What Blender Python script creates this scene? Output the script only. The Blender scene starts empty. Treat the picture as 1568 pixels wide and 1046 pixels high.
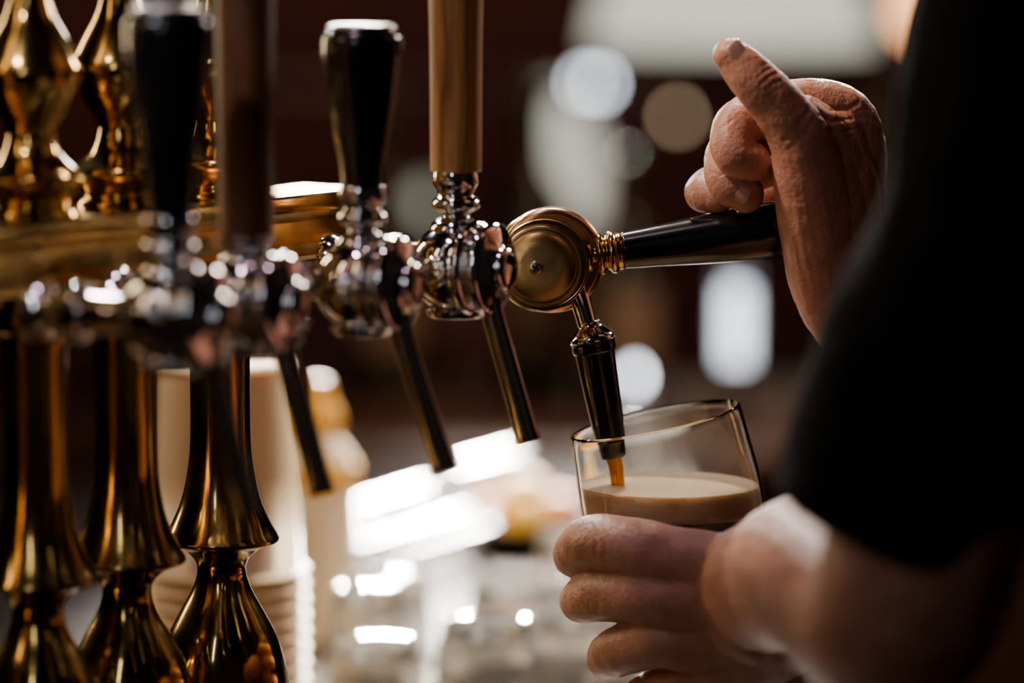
import bpy, bmesh, math, random
import numpy as np
from mathutils import Vector, Matrix, noise
random.seed(4)
H = 1.25          # height of the working point above the floor (m)
def V(x, y, z): return Vector((x/1000, y/1000, z/1000+H))
def S(a, b, y=0):
    k = .31*(1820+y)/1820
    return V((a-784)*k, y, (523-b)*k-.112*y)
COL = bpy.context.scene.collection

# ---------------------------------------------------------------- materials
def M(name, col, metal=0, rough=.5, var=.12, scale=40, bump=0, bscale=400, bdist=.0004, rvar=.0, **kw):
    m = bpy.data.materials.new(name); m.use_nodes = True
    nt = m.node_tree; b = nt.nodes['Principled BSDF']
    tc = nt.nodes.new('ShaderNodeTexCoord')
    n = nt.nodes.new('ShaderNodeTexNoise'); n.inputs['Scale'].default_value = scale; n.inputs['Detail'].default_value = 5
    nt.links.new(tc.outputs['Object'], n.inputs['Vector'])
    mx = nt.nodes.new('ShaderNodeMix'); mx.data_type = 'RGBA'
    mx.inputs['A'].default_value = [c*(1-var) for c in col]+[1]
    mx.inputs['B'].default_value = [min(1, c*(1+var)) for c in col]+[1]
    nt.links.new(n.outputs['Fac'], mx.inputs['Factor'])
    nt.links.new(mx.outputs['Result'], b.inputs['Base Color'])
    b.inputs['Metallic'].default_value = metal
    b.inputs['Roughness'].default_value = rough
    if rvar:
        mr = nt.nodes.new('ShaderNodeMapRange')
        mr.inputs['From Min'].default_value = .35; mr.inputs['From Max'].default_value = .7
        mr.inputs['To Min'].default_value = rough; mr.inputs['To Max'].default_value = rough+rvar
        nt.links.new(n.outputs['Fac'], mr.inputs['Value']); nt.links.new(mr.outputs['Result'], b.inputs['Roughness'])
    if bump:
        n2 = nt.nodes.new('ShaderNodeTexNoise'); n2.inputs['Scale'].default_value = bscale; n2.inputs['Detail'].default_value = 4
        nt.links.new(tc.outputs['Object'], n2.inputs['Vector'])
        bp = nt.nodes.new('ShaderNodeBump'); bp.inputs['Strength'].default_value = bump; bp.inputs['Distance'].default_value = bdist
        nt.links.new(n2.outputs['Fac'], bp.inputs['Height']); nt.links.new(bp.outputs['Normal'], b.inputs['Normal'])
    for k, v in kw.items():
        b.inputs[k.replace('_', ' ')].default_value = v
    return m

BRASS = M('brass', (.62, .41, .14), 1, .12, .3, 30, rvar=.16)
BRASS_T = M('aged_brass', (.47, .29, .085), 1, .09, .35, 26, rvar=.14)
BRASS_SAT = M('satin_brass', (.52, .37, .16), 1, .32, .28, 60, .15, 700, rvar=.15)
COPPER = M('warm_brass', (.76, .48, .28), 1, .2, .15, 40, rvar=.12)
CHROME = M('chrome', (.80, .77, .78), 1, .045, .08, 30, rvar=.08)
STEEL = M('brushed_steel', (.5, .49, .47), 1, .28, .12, 30, .1, 500)
ROD = M('polished_steel', (.95, .95, .93), 1, .2, .05, 30)
TOPM = M('dark_steel_top', (.055, .045, .036), 1, .26, .3, 18, .15, 300)
DARKM = M('dark_metal', (.05, .045, .04), 1, .35, .2, 60)
BLACK = M('black_plastic', (.006, .006, .007), 0, .2, .2, 60, Coat_Weight=.3, Coat_Roughness=.1)
SHIRT = M('black_cotton', (.004, .0035, .004), 0, .95, .3, 90, .5, 1500, .0004, Specular_IOR_Level=.15)
TROUS = M('dark_denim', (.01, .011, .016), 0, .9, .3, 120, .4, 1400)
SKIN = M('skin', (.49, .215, .14), 0, .40, .32, 75, 1.0, 650, .0005, Subsurface_Weight=.14, Subsurface_Scale=.003)
SKIN.node_tree.nodes['Principled BSDF'].inputs['Subsurface Radius'].default_value = (1, .3, .15)
NAIL = M('fingernail', (.62, .35, .28), 0, .2, .08, 60, Coat_Weight=.3)
HAIR = M('hair', (.03, .018, .01), 0, .6, .3, 120, .6, 600)
GLASS = M('clear_glass', (1, 1, 1), 0, .01, 0, 10, Transmission_Weight=1.0, IOR=1.47)
GLASS_BG = M('bar_glass', (.9, .88, .84), 0, .03, .05, 30, Transmission_Weight=.95, IOR=1.45)
BOTTLE = M('bottle_glass', (.02, .018, .01), 0, .08, .3, 20, Coat_Weight=.5)
LABEL = M('paper_label', (.16, .10, .05), 0, .7, .2, 60)
FOAM = M('beer_foam', (.60, .42, .23), 0, .5, .1, 300, .3, 1500, .0002, Subsurface_Weight=.7, Subsurface_Scale=.008)
FOAM.node_tree.nodes['Principled BSDF'].inputs['Subsurface Radius'].default_value = (1, .8, .5)
STOUT = M('dark_stout', (.03, .010, .005), 0, .08, .3, 30, Coat_Weight=.3)
AMBER = M('amber_beer', (.78, .29, .015), 0, .05, .1, 60, Transmission_Weight=.45, IOR=1.2)
CUPM = M('cream_plastic', (.80, .62, .40), 0, .45, .06, 40, Subsurface_Weight=.2, Subsurface_Scale=.01)
YEL = M('yellow_plastic', (.85, .42, .03), 0, .4, .1, 40)
LEMON = M('lemon_peel', (.9, .5, .03), 0, .4, .15, 40, .4, 500)
ORANGE = M('orange_peel', (.9, .24, .02), 0, .4, .15, 40, .4, 500)
TOWEL = M('white_towel', (.66, .68, .62), 0, .95, .12, 40, .6, 600)
COUNTER_WOOD = M('dark_varnished_wood', (.075, .030, .014), 0, .55, .4, 14, Specular_IOR_Level=.3)
CEIL = M('ceiling_paint', (.03, .02, .018), 0, .9, .15, 5)
FLOORM = M('floor_tile', (.03, .022, .018), 0, .5, .3, 6)
WALLP = M('wall_plaster', (.03, .012, .01), 0, .85, .3, 4, .3, 60, .003)

def emis(name, col, strength, rough=.5):
    m = M(name, col, 0, rough, .05, 20)
    b = m.node_tree.nodes['Principled BSDF']
    b.inputs['Emission Color'].default_value = list(col)+[1]
    b.inputs['Emission Strength'].default_value = strength
    return m

def wood_mat(name, c1, c2):
    m = bpy.data.materials.new(name); m.use_nodes = True
    nt = m.node_tree; b = nt.nodes['Principled BSDF']
    tc = nt.nodes.new('ShaderNodeTexCoord'); mp = nt.nodes.new('ShaderNodeMapping')
    mp.inputs['Scale'].default_value = (260, 260, 12)
    n = nt.nodes.new('ShaderNodeTexNoise'); n.inputs['Scale'].default_value = 1.2; n.inputs['Detail'].default_value = 7
    n.inputs['Distortion'].default_value = .6
    rp = nt.nodes.new('ShaderNodeValToRGB')
    rp.color_ramp.elements[0].position = .35; rp.color_ramp.elements[0].color = (*c1, 1)
    rp.color_ramp.elements[1].position = .68; rp.color_ramp.elements[1].color = (*c2, 1)
    nt.links.new(tc.outputs['Object'], mp.inputs['Vector']); nt.links.new(mp.outputs['Vector'], n.inputs['Vector'])
    nt.links.new(n.outputs['Fac'], rp.inputs['Fac']); nt.links.new(rp.outputs['Color'], b.inputs['Base Color'])
    b.inputs['Roughness'].default_value = .5; b.inputs['Coat Weight'].default_value = .08
    return m
WOOD = wood_mat('varnished_handle_wood', (.22, .088, .024), (.58, .28, .080))
WOOD_D = wood_mat('dark_handle_wood', (.08, .026, .008), (.18, .064, .018))

BRICK = bpy.data.materials.new('dark_brick'); BRICK.use_nodes = True
nt = BRICK.node_tree; b = nt.nodes['Principled BSDF']
tc = nt.nodes.new('ShaderNodeTexCoord'); mp = nt.nodes.new('ShaderNodeMapping'); mp.inputs['Rotation'].default_value = (math.pi/2, 0, 0)
bt = nt.nodes.new('ShaderNodeTexBrick'); bt.inputs['Scale'].default_value = 4
bt.inputs['Color1'].default_value = (.060, .013, .009, 1); bt.inputs['Color2'].default_value = (.040, .009, .007, 1)
bt.inputs['Mortar'].default_value = (.014, .008, .007, 1)
nt.links.new(tc.outputs['Object'], mp.inputs['Vector']); nt.links.new(mp.outputs['Vector'], bt.inputs['Vector'])
nt.links.new(bt.outputs['Color'], b.inputs['Base Color']); b.inputs['Roughness'].default_value = .9

# ---------------------------------------------------------------- geometry helpers
def empty(name, loc):
    o = bpy.data.objects.new(name, None); o.empty_display_size = .02; COL.objects.link(o); o.location = loc
    return o
def par(o, p):
    if p:
        o.parent = p; o.matrix_parent_inverse = Matrix.Translation(p.location).inverted()
    return o
def crs(pts, n):
    P = [np.array(p, float) for p in pts]
    if n <= 1: return np.array(P)
    Q = [2*P[0]-P[1]]+P+[2*P[-1]-P[-2]]
    out = []
    for i in range(1, len(Q)-2):
        for j in range(n):
            t = j/n; a, b_, c, d = Q[i-1], Q[i], Q[i+1], Q[i+2]
            out.append(.5*((2*b_)+(-a+c)*t+(2*a-5*b_+4*c-d)*t*t+(-a+3*b_-3*c+d)*t**3))
    out.append(P[-1]); res = [out[0]]
    for p in out[1:]:
        if np.linalg.norm(p-res[-1]) > 1e-6: res.append(p)
    return np.array(res)
def mesh_obj(name, verts, faces, mat, loc=(0, 0, 0), smooth=True, parent=None, rot=None, angle=40):
    me = bpy.data.meshes.new(name); me.from_pydata([tuple(v) for v in verts], [], faces)
    bm = bmesh.new(); bm.from_mesh(me); bmesh.ops.remove_doubles(bm, verts=bm.verts, dist=1e-6)
    bmesh.ops.recalc_face_normals(bm, faces=bm.faces); bm.to_mesh(me); bm.free()
    if smooth:
        for p in me.polygons: p.use_smooth = True
        try: me.set_sharp_from_angle(angle=math.radians(angle))
        except Exception: pass
    me.materials.append(mat)
    o = bpy.data.objects.new(name, me); COL.objects.link(o); o.location = loc
    if rot is not None: o.rotation_mode = 'QUATERNION'; o.rotation_quaternion = rot
    return par(o, parent)
def lathe_geo(prof, segs=48, n=4, mod=None):
    pr = crs(prof, n) if n > 1 else np.array(prof, float)
    vs, fs = [], []
    for (r, t) in pr:
        r = max(r, 0)
        for i in range(segs):
            a = 2*math.pi*i/segs; rr = r*(mod(a, t) if mod else 1)
            vs.append((rr*math.cos(a)/1000, rr*math.sin(a)/1000, t/1000))
    for j in range(len(pr)-1):
        for i in range(segs):
            k = (i+1) % segs
            fs.append((j*segs+i, j*segs+k, (j+1)*segs+k, (j+1)*segs+i))
    return vs, fs
def lathe(name, prof, mat, loc, axis=(0, 0, 1), segs=48, n=4, parent=None, mod=None, angle=40):
    vs, fs = lathe_geo(prof, segs, n, mod)
    q = Vector((0, 0, 1)).rotation_difference(Vector(axis).normalized())
    return mesh_obj(name, vs, fs, mat, loc, True, parent, q, angle)
def tube_geo(pts, radii, segs=24, n=6, cap='round'):
    arr = crs([(*p, r/1000) for p, r in zip(pts, radii)], n)
    C = [Vector(a[:3]) for a in arr]; R = [a[3] for a in arr]
    T = []
    for i in range(len(C)):
        a = C[max(i-1, 0)]; b_ = C[min(i+1, len(C)-1)]; T.append((b_-a).normalized())
    if cap == 'round':
        pre, post = [], []
        for k in range(1, 7):
            an = k/6*math.pi/2*.98
            pre.insert(0, (C[0]-T[0]*R[0]*math.sin(an), R[0]*math.cos(an), T[0]))
            post.append((C[-1]+T[-1]*R[-1]*math.sin(an), R[-1]*math.cos(an), T[-1]))
        L = pre+list(zip(C, R, T))+post
    else: L = list(zip(C, R, T))
    nrm = L[0][2].orthogonal().normalized(); vs = []; fs = []; pt = L[0][2]
    for c, r, t in L:
        nrm = pt.rotation_difference(t) @ nrm; nrm = (nrm-t*nrm.dot(t)).normalized(); pt = t; bi = t.cross(nrm)
        for i in range(segs):
            a = 2*math.pi*i/segs; vs.append(c+(nrm*math.cos(a)+bi*math.sin(a))*r)
    for j in range(len(L)-1):
        for i in range(segs):
            k = (i+1) % segs; fs.append((j*segs+i, j*segs+k, (j+1)*segs+k, (j+1)*segs+i))
    fs.append(tuple(range(segs))[::-1]); fs.append(tuple((len(L)-1)*segs+i for i in range(segs)))
    return vs, fs
def tube(name, pts, radii, mat, segs=28, n=6, cap='flat', parent=None):
    vs, fs = tube_geo(pts, radii, segs, n, cap); o = pts[0]
    return mesh_obj(name, [v-o for v in vs], fs, mat, o, True, parent)
def box(name, c, size, mat, parent=None, rotz=0, bev=.002):
    bm = bmesh.new(); bmesh.ops.create_cube(bm, size=1)
    for v in bm.verts: v.co = Vector((v.co.x*size[0], v.co.y*size[1], v.co.z*size[2]))/1000
    if bev: bmesh.ops.bevel(bm, geom=list(bm.edges), offset=bev, segments=3, affect='EDGES', profile=.5)
    me = bpy.data.meshes.new(name); bm.to_mesh(me); bm.free()
    me.materials.append(mat); o = bpy.data.objects.new(name, me); COL.objects.link(o); o.location = c
    o.rotation_euler = (0, 0, rotz); return par(o, parent)
def ellip_geo(c, rx, ry, rz, segs=24):
    vs, fs = lathe_geo([(math.sin(math.pi*i/16), -math.cos(math.pi*i/16)) for i in range(17)], segs, 1)
    return [Vector((v[0]*rx*1000, v[1]*ry*1000, v[2]*rz*1000))+c for v in vs], fs
def blob(name, parts, mat, voxel, iters=6, creases=(), parent=None, disp=None):
    vs, fs = [], []
    for v, f in parts:
        o = len(vs); vs += list(v); fs += [tuple(i+o for i in q) for q in f]
    c0 = sum((Vector(v) for v in vs), Vector())/len(vs)
    me = bpy.data.meshes.new('tmp'); me.from_pydata([tuple(Vector(v)-c0) for v in vs], [], fs)
    bm = bmesh.new(); bm.from_mesh(me); bmesh.ops.remove_doubles(bm, verts=bm.verts, dist=1e-6); bmesh.ops.recalc_face_normals(bm, faces=bm.faces); bm.to_mesh(me); bm.free()
    o = bpy.data.objects.new('tmp', me); COL.objects.link(o)
    r = o.modifiers.new('r', 'REMESH'); r.mode = 'VOXEL'; r.voxel_size = voxel/1000
    s = o.modifiers.new('s', 'SMOOTH'); s.factor = .5; s.iterations = iters
    dg = bpy.context.evaluated_depsgraph_get(); dg.update()
    m2 = bpy.data.meshes.new_from_object(o.evaluated_get(dg)); bpy.data.objects.remove(o)
    N = len(m2.vertices); co = np.empty(N*3); m2.vertices.foreach_get('co', co); co = co.reshape(-1, 3)
    nr = np.array([v.normal[:] for v in m2.vertices])
    off = np.zeros(N)
    for line, depth, w in creases:
        P = [np.array((p.x-c0.x, p.z-c0.z)) for p in line]; d = np.full(N, 9.)
        X = co[:, [0, 2]]
        for i in range(len(P)-1):
            a, b_ = P[i], P[i+1]; ab = b_-a; t = np.clip(((X-a)@ab)/(ab@ab), 0, 1)
            dd = np.linalg.norm(X-(a+t[:, None]*ab), axis=1); d = np.minimum(d, dd)
        yy = np.array(line[0].y-c0.y)
        ok = (nr[:, 1] < -.05) & (co[:, 1] < yy+.012)
        off += np.where(ok, depth/1000*(np.exp(-(d/(w/1000))**2)-.3*np.exp(-((d-2.2*w/1000)/(w*1.2/1000))**2)), 0)
    co -= nr*off[:, None]
    if disp:
        for i in range(N):
            co[i] += nr[i]*disp(Vector(co[i]))
    m2.vertices.foreach_set('co', co.ravel()); m2.update()
    for p in m2.polygons: p.use_smooth = True
    m2.name = name; m2.materials.clear(); m2.materials.append(mat)
    ob = bpy.data.objects.new(name, m2); COL.objects.link(ob); ob.location = c0
    return par(ob, parent)
def nail(name, c, along, nrm, w, l, R, parent):
    along = Vector(along).normalized(); nrm = Vector(nrm); nrm = (nrm-along*nrm.dot(along)).normalized(); side = along.cross(nrm)
    vs, fs = [], []; n = 12
    for j in range(n+1):
        t = -1+2*j/n; ww = w*(1-abs(t)**4*.45)
        for i in range(n+1):
            s = -1+2*i/n; x = s*ww/2; a = x/R
            z = R*(math.cos(a)-1)-.35*(t**4)-.25*s**6
            vs.append((along*(t*l/2)+side*(R*math.sin(a))+nrm*z)/1000)
    for j in range(n):
        for i in range(n):
            a = j*(n+1)+i; fs.append((a, a+1, a+n+2, a+n+1))
    o = mesh_obj(name, vs, fs, NAIL, c, True, parent)
    s = o.modifiers.new('s', 'SOLIDIFY'); s.thickness = .0007; s.offset = -1
    return o

# ---------------------------------------------------------------- brass tap being pulled
tapA = empty('beer_tap', V(14, 0, 38))
c = S(845, 398); P = tapA
lathe('rear_flange', [(0, -4), (21, -4), (21, -4), (24.5, -2), (25, 2), (25, 8), (24, 12), (20, 15), (12, 17), (0, 18)], COPPER, c, (0, 1, 0), 64, 4, P)
lathe('cam_housing', [(0, -15), (20, -15), (20, -15), (21.2, -13), (21.2, -2), (22.5, 0), (22.5, 4), (0, 5)], BRASS, S(832, 401), (0, 1, 0), 64, 4, P)
lathe('cam_cover', [(0, -17.6), (15.8, -17.6), (15.8, -17.6), (16.4, -17.0), (16.6, -16.6), (17.2, -16.6), (17.6, -17.2), (18.8, -17.0), (19, -16), (19, -13), (0, -13)], BRASS_SAT, S(828, 402), (0, 1, 0), 64, 2, P)
lathe('screw', [(0, -19.0), (2.2, -18.9), (3, -18.4), (3.2, -17.4), (0, -17.3)], STEEL, S(820, 404), (0, 1, 0), 24, 2, P)
for i, a in enumerate((.5, .5+math.pi/2)):
    o = box('screw_slot_%d' % (i+1), S(820, 404)+Vector((0, -.01893, 0)), (4.2, .5, .7), DARKM, P, 0, 0); o.rotation_euler = (0, a, 0)
hd = (S(1200, 350)-S(880, 393)).normalized()
lathe('handle_collar', [(0, 0), (9, 0), (8, 4), (5.2, 8), (5.2, 10), (5.2, 10), (9.5, 11), (9.8, 13), (8.2, 14.5), (8.2, 15.5), (10, 17), (10, 19), (8.8, 20), (8.8, 22), (8.2, 23), (8.2, 24), (0, 24)], BRASS, S(880, 393), hd, 48, 3, P)
lathe('handle_grip', [(0, 23), (8.0, 23), (8.6, 23.6), (8.8, 26), (9.8, 40), (11.6, 62), (13.2, 84), (13.8, 94), (12.6, 100), (8, 103.5), (0, 104.5)], BLACK, S(880, 393), hd, 48, 4, P)
lathe('cam_arm', [(0, 0), (9, 0), (10, 6), (9, 12), (7.5, 16), (0, 16)], BRASS, S(855, 396), hd, 40, 4, P)
tube('spout', [S(880, 440), S(890, 465), S(901, 503)], [6.5, 5, 4.6], CHROME, parent=P)
nd = (S(940, 702)-S(903, 498)).normalized()
lathe('spout_collar', [(0, -2), (5, -2), (5.4, 0), (8.5, 3), (10.2, 5), (10.4, 7.2), (9.6, 7.6), (10.0, 8.0), (0, 8)], CHROME, S(903, 498), nd, 40, 3, P)
lathe('nozzle', [(0, 7), (10.2, 7), (10.5, 8.5), (10.5, 12), (9.7, 13), (9.6, 14), (8.4, 40), (7.2, 55), (6.9, 56), (6.9, 57.5), (6.5, 58), (6.1, 63.5), (5.2, 64), (4.2, 63.5), (4, 60), (0, 60)], BLACK, S(903, 498), nd, 40, 2, P)
lathe('shank', [(0, 0), (14, 0), (13, 8), (9, 14), (8, 20), (8, 60), (12, 61), (12, 67), (9, 68), (8, 82), (0, 82)], COPPER, S(810, 398, 4), (-1, .15, 0), 40, 2, P)
tube('pouring_beer', [S(938, 698), S(943, 715), S(947, 748)], [3.9, 3.5, 3.3], AMBER, parent=P)

# ---------------------------------------------------------------- chrome taps
def chrome_tap(x, y, z, kind, hz0, hz1, wood=None, sl=69, fx=.0365):
    P = empty('beer_tap', V(x, y, z)); O = V(x, y, z); F = Vector((.9, -.43, 0)).normalized(); Sd = Vector((-.43, -.9, 0)).normalized()
    lathe('body', [(0, -20.8), (8, -20.2), (13, -17), (17.5, -12), (20.8, -5), (21.4, 0), (20.8, 5), (17.5, 12), (12, 17), (9, 19), (0, 19)], CHROME, O, (0, 0, 1), 56, 4, P)
    lathe('bottom_ring', [(0, -23), (11, -23), (13, -22), (13, -19), (0, -19)], CHROME, O, (0, 0, 1), 40, 3, P)
    lathe('front_flange', [(0, 6), (20, 6), (22, 8), (22.6, 10), (21, 12), (18.5, 13), (18.5, 14), (21.5, 15.5), (22, 18), (20.5, 20.5), (15, 22), (10, 24), (9, 27), (0, 28)], CHROME, O, F, 56, 3, P)
    lathe('side_cap', [(0, 18), (6.5, 19), (6.6, 21), (5, 22.3), (0, 22.6)], CHROME, O, Sd, 40, 3, P)
    lathe('shank', [(0, 8), (13, 10), (13, 14), (10, 17), (8.5, 20), (8.5, 40), (12.5, 41), (12.5, 50), (9, 51), (9, 58), (12, 59), (13, 66), (0, 67)], CHROME, O, -F, 40, 2, P)
    lathe('stem', [(0, 14), (11, 14), (12, 18), (10, 21), (6.5, 23), (6.5, 25), (10.5, 27), (11, 30), (9.5, 32), (8.5, 33), (8.8, hz0-z-8), (10.6, hz0-z-5), (10.6, hz0-z-1), (9, hz0-z+1), (0, hz0-z+1)], CHROME, O, (0, 0, 1), 40, 3, P)
    L = hz1-hz0; B = V(x, y, hz0)
    if kind == 'wood':
        lathe('wooden_handle', [(0, 0), (10.6, 0), (11.6, 1), (11.8, 6), (12, L*.4), (13, L*.8), (13.2, L*.93), (11, L*.985), (0, L)], wood, B, (0, 0, 1), 48, 4, P)
    else:
        lathe('handle_grip', [(0, 0), (8.6, 0), (9.2, 3), (10.5, L*.2), (14.5, L*.5), (17.6, L*.78), (18, L*.9), (17.4, L*.95), (15, L*.985), (15, L*.985), (13, L), (0, L*1.01)], BLACK, B, (0, 0, 1), 48, 4, P)
        lathe('handle_cap', [(0, L-.5), (13.5, L-.6), (15.2, L-.2), (15, L+1), (12, L+2), (0, L+2.3)], STEEL, B, (0, 0, 1), 40, 3, P)
    a = O+F*.016+Vector((0, 0, -.012)); b_ = O+F*fx+Vector((0, 0, -.082))
    d = (b_-a).normalized()
    lathe('spout', [(0, 0), (6.6, 0), (6.6, 6), (5.4, 9), (5.4, sl-2), (5.8, sl-.5), (5.2, sl), (4.4, sl-.5), (4.2, sl-9), (0, sl-9)], CHROME, a, d, 32, 2, P)
    return P
chrome_tap(-25.5, -60, 41, 'wood', 85, 215, WOOD, 67, .038)
chrome_tap(-66, -120, 39.5, 'black', 82, 152, None, 71, .041)
chrome_tap(-113, -180, 37, 'wood', 66, 215, WOOD_D)
chrome_tap(-140, -240, 37, 'black', 78, 163)

# ---------------------------------------------------------------- brass tower (rail, columns, finials)
RD = Vector((-.55, -.835, 0)).normalized(); RN = Vector((.835, -.55, 0)).normalized()
R0 = V(-92, 34, 0)
tower = empty('beer_tower', V(-160, -80, -240))
sec = [(-20, 40), (20, 40), (20, 40), (21.5, 42), (21.5, 45), (19, 47), (19, 58), (21, 60), (23.5, 63), (24.5, 66), (24.5, 70), (23.5, 71), (-23.5, 71), (-24.5, 70), (-24.5, 66), (-21, 60), (-19, 58), (-19, 47), (-21.5, 45), (-21.5, 42)]
vs, fs = [], []
for t in (-18, 430):
    for (a, z) in sec: vs.append(RD*t/1000+RN*a/1000+Vector((0, 0, z/1000)))
n_ = len(sec)
for i in range(n_): k = (i+1) % n_; fs.append((i, k, n_+k, n_+i))
fs.append(tuple(range(n_))); fs.append(tuple(range(n_, 2*n_)))
mesh_obj('rail', vs, fs, BRASS, R0, True, tower, None, 20)
fin = [(0, 70), (20, 70), (20.5, 72), (19, 75), (17, 77), (20, 82), (23.5, 86), (23.8, 88.5), (19, 92), (13, 98), (10.5, 105), (11, 109), (17, 119), (22, 130), (22.3, 136), (17, 147), (11, 158), (8, 168), (6, 174), (9, 178), (10, 183), (7, 189), (0, 192)]
colp = [(0, 41), (20, 41), (20, 36), (17, 32), (19, 27), (18, 22), (15, 18), (14.2, 5), (14, -20), (14.2, -42), (15.5, -56), (18.5, -70), (23, -81), (26.5, -87.5), (27, -89), (26, -90.5), (19, -93), (12.5, -99), (11.5, -105), (14, -113), (20, -124), (26, -136), (30, -150), (32, -165), (33, -180), (38, -190), (44, -200), (46, -215), (46, -239.8), (0, -239.8)]
for i, t in enumerate((80, 150, 212, 290, 370)):
    p = R0+RD*t/1000
    lathe('finial_%d' % (i+1), fin, BRASS_T, p, (0, 0, 1), 56, 4, tower)
    lathe('column_%d' % (i+1), colp, BRASS_T, p, (0, 0, 1), 64, 4, tower)

# ---------------------------------------------------------------- glass of stout
gl = empty('beer_glass', S(1060, 925)); ax = Vector((-.205, 0, .98)).normalized(); G0 = S(1004, 646)-ax*.092
outer = [(0, 0), (33, 0), (36, 1.5), (38, 6), (41.5, 25), (43.6, 45), (43.5, 60), (42.4, 75), (41.2, 91), (41.0, 92.0)]
inner = [(40.5, 92.3), (39.9, 91.6), (41.1, 75), (42.2, 60), (42.3, 45), (40.2, 25), (36.5, 10), (31, 7), (0, 6.5)]
lathe('glass_body', outer+inner, GLASS, G0, ax, 96, 3, gl, angle=60)
def liquid(name, prof, zlo, zhi, mat):
    vs, fs = lathe_geo(prof, 96, 3); q = Vector((0, 0, 1)).rotation_difference(ax)
    me = bpy.data.meshes.new(name); me.from_pydata([tuple(q@Vector(v)) for v in vs], [], fs)
    bm = bmesh.new(); bm.from_mesh(me); bmesh.ops.remove_doubles(bm, verts=bm.verts, dist=1e-6)
    for z, sgn in ((zlo, -1), (zhi, 1)):
        if z is None: continue
        g = list(bm.verts)+list(bm.edges)+list(bm.faces)
        r = bmesh.ops.bisect_plane(bm, geom=g, plane_co=(0, 0, z-G0.z), plane_no=(0, 0, sgn), clear_outer=True)
        e = [x for x in bm.edges if x.is_boundary]
        bmesh.ops.holes_fill(bm, edges=e, sides=0)
    bmesh.ops.recalc_face_normals(bm, faces=bm.faces)
    bm.to_mesh(me); bm.free()
    for p in me.polygons: p.use_smooth = len(p.vertices) < 6
    me.materials.append(mat); o = bpy.data.objects.new(name, me); COL.objects.link(o); o.location = G0; par(o, gl)
lp = [(0, 6.8), (30.8, 7.3), (36.2, 10.3), (39.9, 25), (42.0, 45), (41.9, 60), (40.8, 75), (39.7, 90), (0, 90)]
zt = S(1000, 743).z; zf = S(1000, 784).z
liquid('stout', lp, None, zf-.0002, STOUT)
liquid('foam', lp, zf, zt, FOAM)

# ---------------------------------------------------------------- bartender
bt_ = empty('bartender', V(345, -150, -1250)); B = bt_
def ch(*a): return tube_geo([S(*p[:3]) for p in a], [p[3] for p in a], 24, 6)
right = [
 ch((1115, 85, -38, 8.2), (1131, 101, -38, 9.8), (1153, 126, -38, 11.4), (1188, 163, -36, 12.6), (1222, 215, -32, 14.5), (1240, 290, -24, 17.5), (1255, 370, -14, 18.5), (1276, 450, 0, 19), (1345, 540, 18, 20)),
 ch((1345, 520, 12, 18), (1318, 420, 8, 17), (1308, 300, 2, 14.2), (1298, 187, 0, 13.6), (1225, 161, -6, 12.4), (1138, 184, -15, 11.6), (1120, 212, -21, 10.8), (1124, 238, -25, 10), (1150, 248, -23, 9)),
 ch((1345, 520, 24, 19), (1310, 350, 26, 15), (1304, 205, 22, 13), (1200, 200, 14, 11.5), (1122, 226, 2, 10.8), (1108, 256, -8, 10), (1114, 282, -14, 9.4), (1140, 297, -15, 8.8)),
 ch((1345, 525, 36, 17), (1300, 370, 42, 14), (1292, 238, 40, 12), (1190, 250, 32, 10.5), (1094, 282, 17, 9.6), (1076, 297, 8, 9), (1098, 301, 0, 8)),
 ch((1345, 530, 42, 15), (1285, 380, 54, 13), (1282, 270, 56, 11), (1190, 300, 50, 9.5), (1112, 335, 40, 8.4), (1088, 360, 26, 7.6)),
 ch((1240, 240, -20, 14), (1290, 235, -6, 13)), ch((1280, 200, -8, 12), (1290, 280, -8, 16), (1292, 360, -2, 18), (1305, 450, 8, 18), (1335, 520, 14, 19)),
 ch((1262, 260, -18, 15), (1272, 330, -13, 17.5), (1280, 410, -5, 18.5)), ch((1228, 185, -24, 12), (1250, 205, -20, 13), (1275, 250, -14, 14)),
 tube_geo([S(1340, 530, 20), V(230, 45, -40), V(300, 75, -60), V(360, 90, -70), V(345, 88, 0), V(325, 80, 60)], [24, 28, 36, 42, 44, 46], 28, 6),
]
T_ = -40
cr = [([S(1154, 119, T_), S(1166, 108, T_), S(1180, 103, T_)], .16, .6), ([S(1158, 129, T_), S(1172, 117, T_), S(1190, 111, T_)], .22, .6), ([S(1166, 138, T_), S(1180, 127, T_), S(1196, 121, T_)], .16, .6), ([S(1150, 112, T_), S(1160, 102, T_), S(1170, 98, T_)], .1, .6),
 ([S(1240, 150, -8), S(1262, 166, -8), S(1292, 166, -8), S(1308, 158, -8)], .45, .9), ([S(1244, 172, -10), S(1264, 183, -10), S(1298, 181, -10)], .4, .8), ([S(1254, 194, -10), S(1274, 200, -10), S(1296, 197, -10)], .25, .8),
 ([S(1194, 212, -30), S(1218, 184, -30), S(1240, 152, -20)], .25, 1.2), ([S(1092, 200, -20), S(1108, 190, -20), S(1128, 174, -20)], .18, .6), ([S(1086, 262, -12), S(1100, 267, -12), S(1116, 259, -12)], .25, .6), ([S(1112, 270, -12), S(1124, 276, -12), S(1130, 284, -12)], .15, .6),
 ([S(1204, 320, -20), S(1214, 380, -14), S(1234, 440, 0)], .25, 1.4), ([S(1232, 486, 0), S(1275, 478, 0), S(1318, 466, 0)], .4, 1.1), ([S(1228, 473, 0), S(1270, 466, 0), S(1306, 458, 0)], .2, .9)]
def skin_disp(p): return .0005*noise.noise(p*110)+.00014*noise.noise(p*420)
blob('right_arm', right, SKIN, .65, 5, cr, B, skin_disp)
ta = (S(1113, 84, -38)-S(1152, 125, -38)).normalized()
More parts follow.
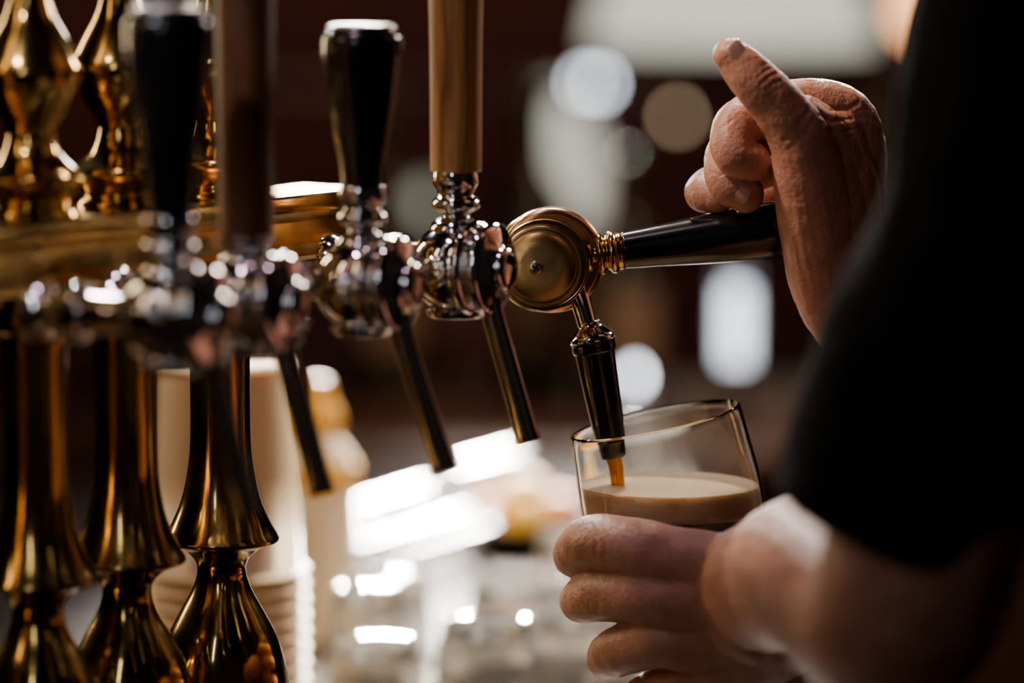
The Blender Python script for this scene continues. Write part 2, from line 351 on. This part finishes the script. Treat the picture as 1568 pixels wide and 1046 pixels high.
tn = Vector((.34, -.85, .42)); tn = (tn-ta*tn.dot(ta)).normalized()
nail('right_thumb_nail', S(1120, 90, -38)+tn*.0088, ta, tn, 11.5, 13, 8.2, B)
ia = (S(1142, 298, -15)-S(1114, 282, -14)).normalized(); inn = Vector((-.25, -.95, .1)); inn = (inn-ia*inn.dot(ia)).normalized()
nail('right_middle_nail', S(1132, 293, -15)+inn*.0090, ia, inn, 10, 10.5, 7.5, B)

left = [
 ch((1195, 895, -97, 27), (1125, 880, -85, 18.5), (1045, 862, -75, 15.6), (968, 842, -68, 14.2), (908, 834, -50, 13.2), (884, 850, -25, 11.2), (884, 856, 2, 10), (900, 855, 22, 8.6)),
 ch((1200, 915, -98, 27), (1135, 922, -88, 18.5), (1050, 920, -77, 16), (985, 914, -69, 13.8), (916, 916, -46, 12.4), (892, 925, -20, 10.6), (893, 926, 5, 9.6), (910, 925, 25, 8.6)),
 ch((1205, 935, -96, 26), (1150, 968, -84, 18), (1070, 985, -72, 15.4), (1005, 986, -64, 13.2), (950, 1003, -44, 12), (932, 1014, -18, 10.2), (935, 1018, 8, 9), (950, 1018, 24, 8)),
 ch((1215, 955, -94, 24), (1165, 1010, -78, 17), (1095, 1045, -63, 14), (1035, 1060, -54, 12), (990, 1075, -38, 10.5), (976, 1084, -14, 9), (984, 1088, 12, 8)),
 ch((1200, 900, -95, 22), (1198, 872, -60, 17), (1206, 838, -28, 12.5), (1214, 812, 8, 10.5), (1190, 805, 38, 8.5)),
 ch((1060, 880, -75, 14), (1120, 880, -82, 18), (1180, 880, -90, 24)), ch((1060, 948, -72, 14), (1120, 948, -80, 18), (1190, 935, -92, 25)), ch((1150, 880, -92, 22), (1160, 950, -92, 22)),
 tube_geo([S(1170, 905, -98), S(1225, 885, -145), S(1285, 890, -205), S(1375, 955, -295), V(165, -305, -40), V(180, -305, 20)], [29, 34, 38, 38, 40, 42], 28, 6),
]
crl = [([S(905, 804, -62), S(914, 822, -62), S(912, 848, -62)], .25, .8), ([S(918, 804, -62), S(928, 822, -62), S(926, 846, -62)], .2, .8), ([S(908, 897, -55), S(917, 918, -55), S(914, 938, -55)], .25, .8)]
blob('left_arm', left, SKIN, .9, 16, crl, B, skin_disp)

def shirt_disp(p):
    return .0035*noise.noise(Vector((p.x*14, p.y*14, p.z*9)))+.0015*noise.noise(p*45)
def tw(pts, rr, cap='round'): return tube_geo([V(*p) for p in pts], rr, 32, 6, cap)
he = S(1352, 815, -300); hm = S(1438, 610, -306)
shirt = [
 tw([(300, -290, 205), (250, -322, 232), (216, -328, 160), (204, -318, 81), tuple((hm-V(0, 0, 0))*1000), tuple((he-V(0, 0, 0))*1000)], [60, 66, 64, 61, 55.5, 49], 'flat'),
 tw([(300, 20, 205), (270, 60, 225), (300, 70, 140), (330, 80, 50)], [60, 64, 62, 60], 'flat'),
 tw([(310, -250, 190), (340, -235, 60), (355, -225, -120), (360, -225, -360)], [80, 92, 92, 96]),
 tw([(310, -20, 190), (340, -35, 60), (355, -45, -120), (360, -45, -360)], [80, 92, 92, 96]),
 tw([(300, -135, 215), (335, -135, 60), (345, -135, -120), (350, -135, -360)], [78, 105, 108, 110]),
 tw([(285, -135, 240), (275, -135, 285)], [70, 60], 'flat'),
]
blob('t_shirt', shirt, SHIRT, 4.0, 5, (), B, shirt_disp)
blob('trousers', [tw([(355, -200, -340), (350, -215, -600), (345, -220, -800), (350, -220, -1190)], [104, 86, 66, 54], 'flat'), tw([(355, -70, -340), (350, -55, -600), (345, -50, -800), (350, -50, -1190)], [104, 86, 66, 54], 'flat'), tw([(355, -200, -350), (355, -70, -350)], [108, 108])], TROUS, 7, 5, (), B, shirt_disp)
for i, yy in enumerate((-225, -45)):
    blob('shoe_%d' % (i+1), [tw([(370, yy, -1212), (310, yy, -1215), (230, yy, -1222)], [38, 36, 27])], BLACK, 4, 3, (), B)
hc = V(262, -135, 400)
head = [ellip_geo(hc+Vector((.012, 0, .02)), .098, .076, .098), ellip_geo(hc+Vector((-.030, 0, -.045)), .062, .058, .068), tw([(280, -135, 250), (272, -135, 340)], [58, 54]),
 tube_geo([hc+Vector((-.082, 0, .012)), hc+Vector((-.106, 0, -.030))], [7, 11], 16, 4), ellip_geo(hc+Vector((-.078, 0, -.092)), .022, .024, .016),
 tube_geo([hc+Vector((-.090, -.02, -.062)), hc+Vector((-.094, 0, -.060)), hc+Vector((-.090, .02, -.062))], [5, 6.5, 5], 16, 4),
 tube_geo([hc+Vector((-.080, -.045, .028)), hc+Vector((-.092, 0, .026)), hc+Vector((-.080, .045, .028))], [7, 8, 7], 16, 4),
 ellip_geo(hc+Vector((.010, -.077, -.012)), .018, .008, .030), ellip_geo(hc+Vector((.010, .077, -.012)), .018, .008, .030)]
blob('head', head, SKIN, 2.5, 4, (), B)
blob('hair', [ellip_geo(hc+Vector((.022, 0, .040)), .104, .084, .096), ellip_geo(hc+Vector((.055, 0, -.01)), .065, .074, .08)], HAIR, 4, 3, (), B, lambda p: .004*noise.noise(p*60))
EYE = M('eye', (.7, .68, .65), 0, .1, .05)
for i, yy in enumerate((-.030, .030)):
    lathe('eye_%d' % (i+1), [(0, -11), (7.8, -7.8), (11, 0), (7.8, 7.8), (0, 11)], EYE, hc+Vector((-.077, yy, .006)), (0, 0, 1), 24, 4, B)

# ---------------------------------------------------------------- counters, room
bar = empty('bar_counter', V(-380, 400, -1250))
box('worktop', V(-380, 300, -250), (1060, 2000, 20), TOPM, bar, 0, .003)
box('cabinet', V(-400, 300, -755), (980, 1960, 990), COUNTER_WOOD, bar, 0, .004)
bc = empty('back_counter', V(400, 1560, -1250))
box('worktop', V(400, 1560, -250), (2700, 510, 24), COUNTER_WOOD, bc, 0, .004)
box('cabinet', V(400, 1570, -756), (2660, 470, 988), COUNTER_WOOD, bc, 0, .004)
def plane_box(name, lo, hi, mat):
    c_ = [(a+b_)/2 for a, b_ in zip(lo, hi)]; s = [b_-a for a, b_ in zip(lo, hi)]
    return box(name, V(*c_), s, mat, None, 0, 0)
plane_box('floor', (-3200, -3200, -1300), (3200, 3400, -1250), FLOORM)
plane_box('ceiling', (-3200, -3200, 1500), (3200, 3400, 1550), CEIL)
plane_box('wall_back', (-3200, 3400, -1250), (3200, 3450, 1500), BRICK)
plane_box('wall_left', (-3250, -3200, -1250), (-3200, 3400, 1500), WALLP)
plane_box('wall_right', (3200, -3200, -1250), (3250, 3400, 1500), WALLP)

# stack of cups
cups = empty('stack_of_cups', V(-154, 240, -240))
prof = [(0, 201), (33, 201), (35.5, 199), (36, 195), (40.5, 92)]
z = 92
while z > 8:
    prof += [(40.5, z), (43.5, z-.8), (45, z-2.4), (43.5, z-4), (40, z-5), (39.8, z-8.2)]; z -= 8.6
prof += [(41, 2), (43, 0), (0, 0)]
lathe('cups', prof, CUPM, V(-154, 240, -240), (0, 0, 1), 56, 2, cups, angle=50)

# glassware
def tumbler(x, y, z, r, h, inv=True):
    p = [(0, 0), (r*.8, 0), (r*.86, 2), (r*.96, h*.5), (r, h-.5), (r-.8, h+.3), (r-1.8, h-.5), (r*.93, h*.5), (r*.8, 7), (0, 6)]
    e = empty('drinking_glass', V(x, y, z))
    lathe('bowl', p, GLASS_BG, V(x, y, z+(h+.3 if inv else 0)), (0, 0, -1 if inv else 1), 32, 2, e)
for row in range(3):
    for c_ in range(4):
        y = 260+row*95+random.uniform(-12, 12); x = -68+c_*62+random.uniform(-8, 8)-(row % 2)*20
        if x > 118: continue
        tumbler(x, y, -239.5, random.choice((24, 27, 29)), random.choice((36, 46, 58)))
for (x, y, r, h) in ((95, 560, 26, 50), (40, 640, 24, 44), (112, 720, 26, 54), (100, 1010, 27, 60)):
    tumbler(x, y, -239.5, r, h)
rack = empty('glass_rack', V(-90, 780, -240))
rods = [((-137, 738), (-62, 890)), ((-117, 596), (-33, 773)), ((-42, 980), (5, 1065)), ((-165, 600), (-92, 748)), ((-70, 610), (-12, 732))]
for i, (a, b_) in enumerate(rods):
    a = V(a[0], a[1], -205); b_ = V(b_[0], b_[1], -205)
    tube('rod_%d' % (i+1), [a, (a+b_)/2, b_], [5.5]*3 if i < 3 else [2]*3, ROD, 20, 2, 'round', rack)
for i, (a, b_) in enumerate((((-175, 640), (-60, 640)), ((-110, 760), (-20, 745)), ((-72, 870), (-30, 985)))):
    a = V(a[0], a[1], -208); b_ = V(b_[0], b_[1], -208)
    tube('cross_bar_%d' % (i+1), [a, (a+b_)/2, b_], [3, 3, 3], DARKM, 16, 2, 'round', rack)
    for j, c_ in enumerate((a, b_)): tube('leg_%d_%d' % (i+1, j+1), [c_, c_-Vector((0, 0, .032))], [4, 4], DARKM, 12, 1, 'flat', rack)
# condiment bottle, fruit
BX, BY = -118, 520
sb = empty('sauce_bottle', V(BX, BY, -240))
lathe('bottle', [(0, 0), (22, 0), (23, 2), (23, 95), (20, 112), (13, 122), (11, 128), (0, 128)], CUPM, V(BX, BY, -240), parent=sb)
lathe('cap', [(0, 127), (13, 127), (13, 138), (9, 146), (6, 158), (0, 160)], YEL, V(BX, BY, -240), parent=sb)
lathe('band', [(22, 94), (23.8, 94), (23.8, 106), (20, 110)], YEL, V(BX, BY, -240), n=1, parent=sb)
FX, FY = 6, 840
fb = empty('fruit_bowl', V(FX, FY, -240))
lathe('bowl', [(0, 0), (24, 0), (26, 2), (42, 12), (50, 20), (48, 20), (40, 14), (22, 4), (0, 4)], DARKM, V(FX, FY, -239.5), n=3, parent=fb)
for i, (dx, dy, m_) in enumerate(((-24, -12, ORANGE), (4, -18, LEMON), (26, 6, ORANGE), (-5, 20, LEMON), (2, -2, LEMON))):
    lathe('fruit_%d' % (i+1), [(0, -20), (3, -18), (13, -12), (18, 0), (13, 12), (3, 18), (0, 20)], m_, V(FX+dx, FY+dy, -217+(14 if i == 4 else 0)), (.9, .3, .2*i), 28, 4, fb)

def bottle(x, y, z, r=36, h=290, mat=BOTTLE):
    e = empty('liquor_bottle', V(x, y, z))
    lathe('glass', [(0, 0), (r-2, 0), (r, 3), (r, h*.58), (r*.8, h*.68), (r*.42, h*.76), (r*.36, h*.93), (r*.42, h*.94), (r*.42, h), (0, h)], mat, V(x, y, z), parent=e)
    lathe('label', [(r+.2, h*.18), (r+.7, h*.18), (r+.7, h*.48), (r+.2, h*.48)], LABEL, V(x, y, z), n=1, parent=e)
for x, y, h in ((95, 1560, 230), (20, 1640, 280), (-250, 1600, 290), (-340, 1620, 260), (330, 1600, 280), (420, 1620, 300), (-120, 1650, 270)):
    bottle(x, y, -237.8, 34, h)

# bright white glass on back counter, its brightness put in as added glow
ln = empty('bright_glass', V(193, 1480, -237.8))
lathe('frosted_glass', [(0, 52), (9, 52), (11, 55), (11, 112), (9, 116), (8, 112), (8, 58), (0, 58)], emis('bright_glass_glow', (.78, .87, 1.), 5), V(193, 1480, -238), parent=ln)
lathe('base', [(0, 0), (20, 0), (21, 3), (8, 8), (5, 14), (5, 40), (12, 48), (14, 53), (0, 54)], DARKM, V(193, 1480, -237.8), parent=ln)
lathe('outer_glass', [(12, 54), (15, 70), (15, 110), (11, 150), (10.5, 150), (14, 110), (14, 70), (11, 54)], GLASS_BG, V(193, 1480, -238), parent=ln)
tl = empty('glint_light', V(104, 1400, -237.8))  # added glowing bead on a holder, stands in for a blurred specular glint
lathe('holder', [(0, 0), (18, 0), (19, 3), (21, 35), (19, 36), (17, 6), (0, 6)], STEEL, V(104, 1400, -237.8), parent=tl)
lathe('glint_bead', [(0, 44), (4, 48), (4.6, 52), (3, 57), (0, 61)], emis('glint_glow', (.87, .92, 1.), 20), V(104, 1400, -238), parent=tl)

# pendant lamps
OPAL = emis('opal_glass', (.80, .78, .64), 1.2)
def pendant(x, y, z, r, name='pendant_lamp'):
    e = empty(name, V(x, y, 1500))
    lathe('shade', [(r, 0), (r*.99, 4), (r*.93, r*.3), (r*.75, r*.62), (r*.42, r*.86), (18, r*.98), (12, r*1.1), (0, r*1.12)], OPAL, V(x, y, z), parent=e, segs=64)
    tube('cord', [V(x, y, z+r*1.1), V(x, y, 1499)], [3, 3], DARKM, 10, 1, parent=e)
    lathe('bulb', [(0, 0), (20, 8), (30, 30), (22, 52), (13, 70), (0, 75)], emis('bulb_glow', (1., .85, .6), 5), V(x, y, z+40), parent=e)
pendant(240, 2400, 58, 155)
sl = empty('bokeh_bulbs', V(90, 2700, 1500))  # added bulbs and cords standing in for blurred background highlights
for i, (x, y, z, r, st, colr) in enumerate(((102, 2680, 2, 5, 24, (.8, .9, 1)), (86, 2700, 2, 5, 16, (.85, .92, 1)), (192, 2650, -35, 4.5, 6, (1, .70, .42)), (-98, 2600, -135, 14, .9, (.6, .62, .46)), (-360, 2700, 55, 6, 14, (1, .85, .7)), (470, 2650, 90, 24, 5.5, (1, .45, .2)))):
    lathe('bulb_%d' % (i+1), [(0, -r*1.3), (r*.7, -r), (r, 0), (r*.7, r), (r*.4, r*1.6), (0, r*1.7)], emis('bulb_%d' % i, colr, st), V(x, y, z), parent=sl)
    tube('cord_%d' % (i+1), [V(x, y, z+r*1.6), V(x, y, 1499)], [1.5, 1.5], DARKM, 8, 1, parent=sl)
# towel on a rail
tr = empty('bar_towel', V(75, 2990, -20))
vs, fs = [], []
for j in range(25):
    for i in range(17):
        u = i/16; v = j/24; w = 50+36*math.sin(v*2.6)
        vs.append(((-20+v*40+(u-.5)*w)/1000, (12*math.sin(u*9+v*3))/1000, (-v*175)/1000))
for j in range(24):
    for i in range(16): a = j*17+i; fs.append((a, a+1, a+18, a+17))
tw_o = mesh_obj('cloth', vs, fs, TOWEL, V(68, 2990, -18), True, tr); tw_o.modifiers.new('s', 'SOLIDIFY').thickness = .004
tube('rail', [V(-400, 2990, -16), V(600, 2990, -16)], [6, 6], DARKM, 12, 1, parent=tr)
for i, x in enumerate((-390, 590)): tube('bracket_%d' % (i+1), [V(x, 2990, -16), V(x, 3400, -16)], [5, 5], DARKM, 10, 1, parent=tr)

# ---------------------------------------------------------------- lights
def area(name, loc, tgt, power, sx, sy, col, spread=180):
    l = bpy.data.lights.new(name, 'AREA'); l.shape = 'RECTANGLE'; l.size = sx; l.size_y = sy; l.energy = power; l.color = col; l.spread = math.radians(spread)
    o = bpy.data.objects.new(name, l); COL.objects.link(o); o.location = V(*loc)
    o.rotation_mode = 'QUATERNION'; o.rotation_quaternion = (V(*tgt)-V(*loc)).to_track_quat('-Z', 'Y'); return o
def spot(name, loc, tgt, power, ang, col, rad=.03, blend=.5):
    l = bpy.data.lights.new(name, 'SPOT'); l.energy = power; l.color = col; l.spot_size = math.radians(ang); l.spot_blend = blend; l.shadow_soft_size = rad
    o = bpy.data.objects.new(name, l); COL.objects.link(o); o.location = V(*loc)
    o.rotation_mode = 'QUATERNION'; o.rotation_quaternion = (V(*tgt)-V(*loc)).to_track_quat('-Z', 'Y'); return o
area('light_overhead', (60, 460, 760), (120, 0, 40), 8.5, .09, .09, (1, .86, .70))
area('light_rim', (750, 800, 520), (170, 0, 80), 7, .14, .22, (1, .86, .74))
spot('light_hand', (-420, -100, 680), (125, -20, 130), 32, 12.5, (1, .82, .66), .04, .8)
spot('light_hand_rim', (340, 900, 400), (190, 0, 120), 70, 8.5, (1, .92, .83), .04, .5)
area('light_left_warm', (-700, -450, 520), (60, 0, 60), .55, .035, .4, (1, .70, .46))
area('light_left_back', (-750, 500, 300), (-150, -60, 0), 3.4, .035, .5, (1, .78, .48))
area('light_pink', (-250, -150, 1000), (-60, -60, 40), 1.5, .12, .05, (1, .66, .84))
area('light_bar_glare', (250, 1950, 360), (-100, 850, -240), 6, .2, .08, (1, .95, .88), 34)
area('light_bar_glare_2', (-150, 1500, 300), (0, 450, -260), 6, .10, .05, (1, .94, .86), 28)
area('light_bar_glare_3', (60, 1400, 420), (0, 380, -240), 6, .08, .08, (1, .90, .76), 34)
spot('light_cups', (200, 600, 350), (-150, 240, -160), 36, 24, (1, .84, .60), .05)
spot('light_bar_spot', (-350, 900, 500), (0, 760, -220), 34, 28, (1, .82, .58), .03)
spot('light_back_bar', (500, 1150, 500), (150, 1600, -200), 22, 55, (1, .62, .36), .05)
spot('light_wall_wash', (-300, 2500, 900), (-100, 3400, 0), 34, 80, (1, .55, .42), .05)
spot('light_towel', (250, 2500, 400), (68, 2990, -100), 34, 20, (.98, 1, .95), .04, .6)
area('light_glass_back', (-120, 700, 240), (60, 0, -60), 2.8, .05, .2, (1, .92, .84))
area('light_glass_streak', (-360, -950, 420), (70, 0, -50), .55, .02, .35, (.84, .91, 1))
spot('tap_spot_1', (-330, 420, 480), (-110, -130, 20), 20, 32, (1, .94, .88), .022, .4)
spot('tap_spot_2', (-60, 480, 620), (-90, -110, 20), 20, 24, (1, .95, .91), .022, .4)
spot('tap_spot_3', (-420, -560, 560), (-120, -130, 30), 6, 16, (.98, .95, 1), .018, .4)
w = bpy.data.worlds.new('world'); bpy.context.scene.world = w; w.use_nodes = True
w.node_tree.nodes['Background'].inputs['Color'].default_value = (.9, .58, .40, 1); w.node_tree.nodes['Background'].inputs['Strength'].default_value = .012

cam = bpy.data.cameras.new('camera'); co = bpy.data.objects.new('camera', cam); COL.objects.link(co)
cam.lens = 135; cam.sensor_width = 36; co.location = V(0, -1808.7, 203); co.rotation_euler = (math.pi/2-.1117, 0, 0)
cam.dof.use_dof = True; cam.dof.focus_distance = 1.80; cam.dof.aperture_fstop = 2.5; cam.clip_start = .05
bpy.context.scene.camera = co
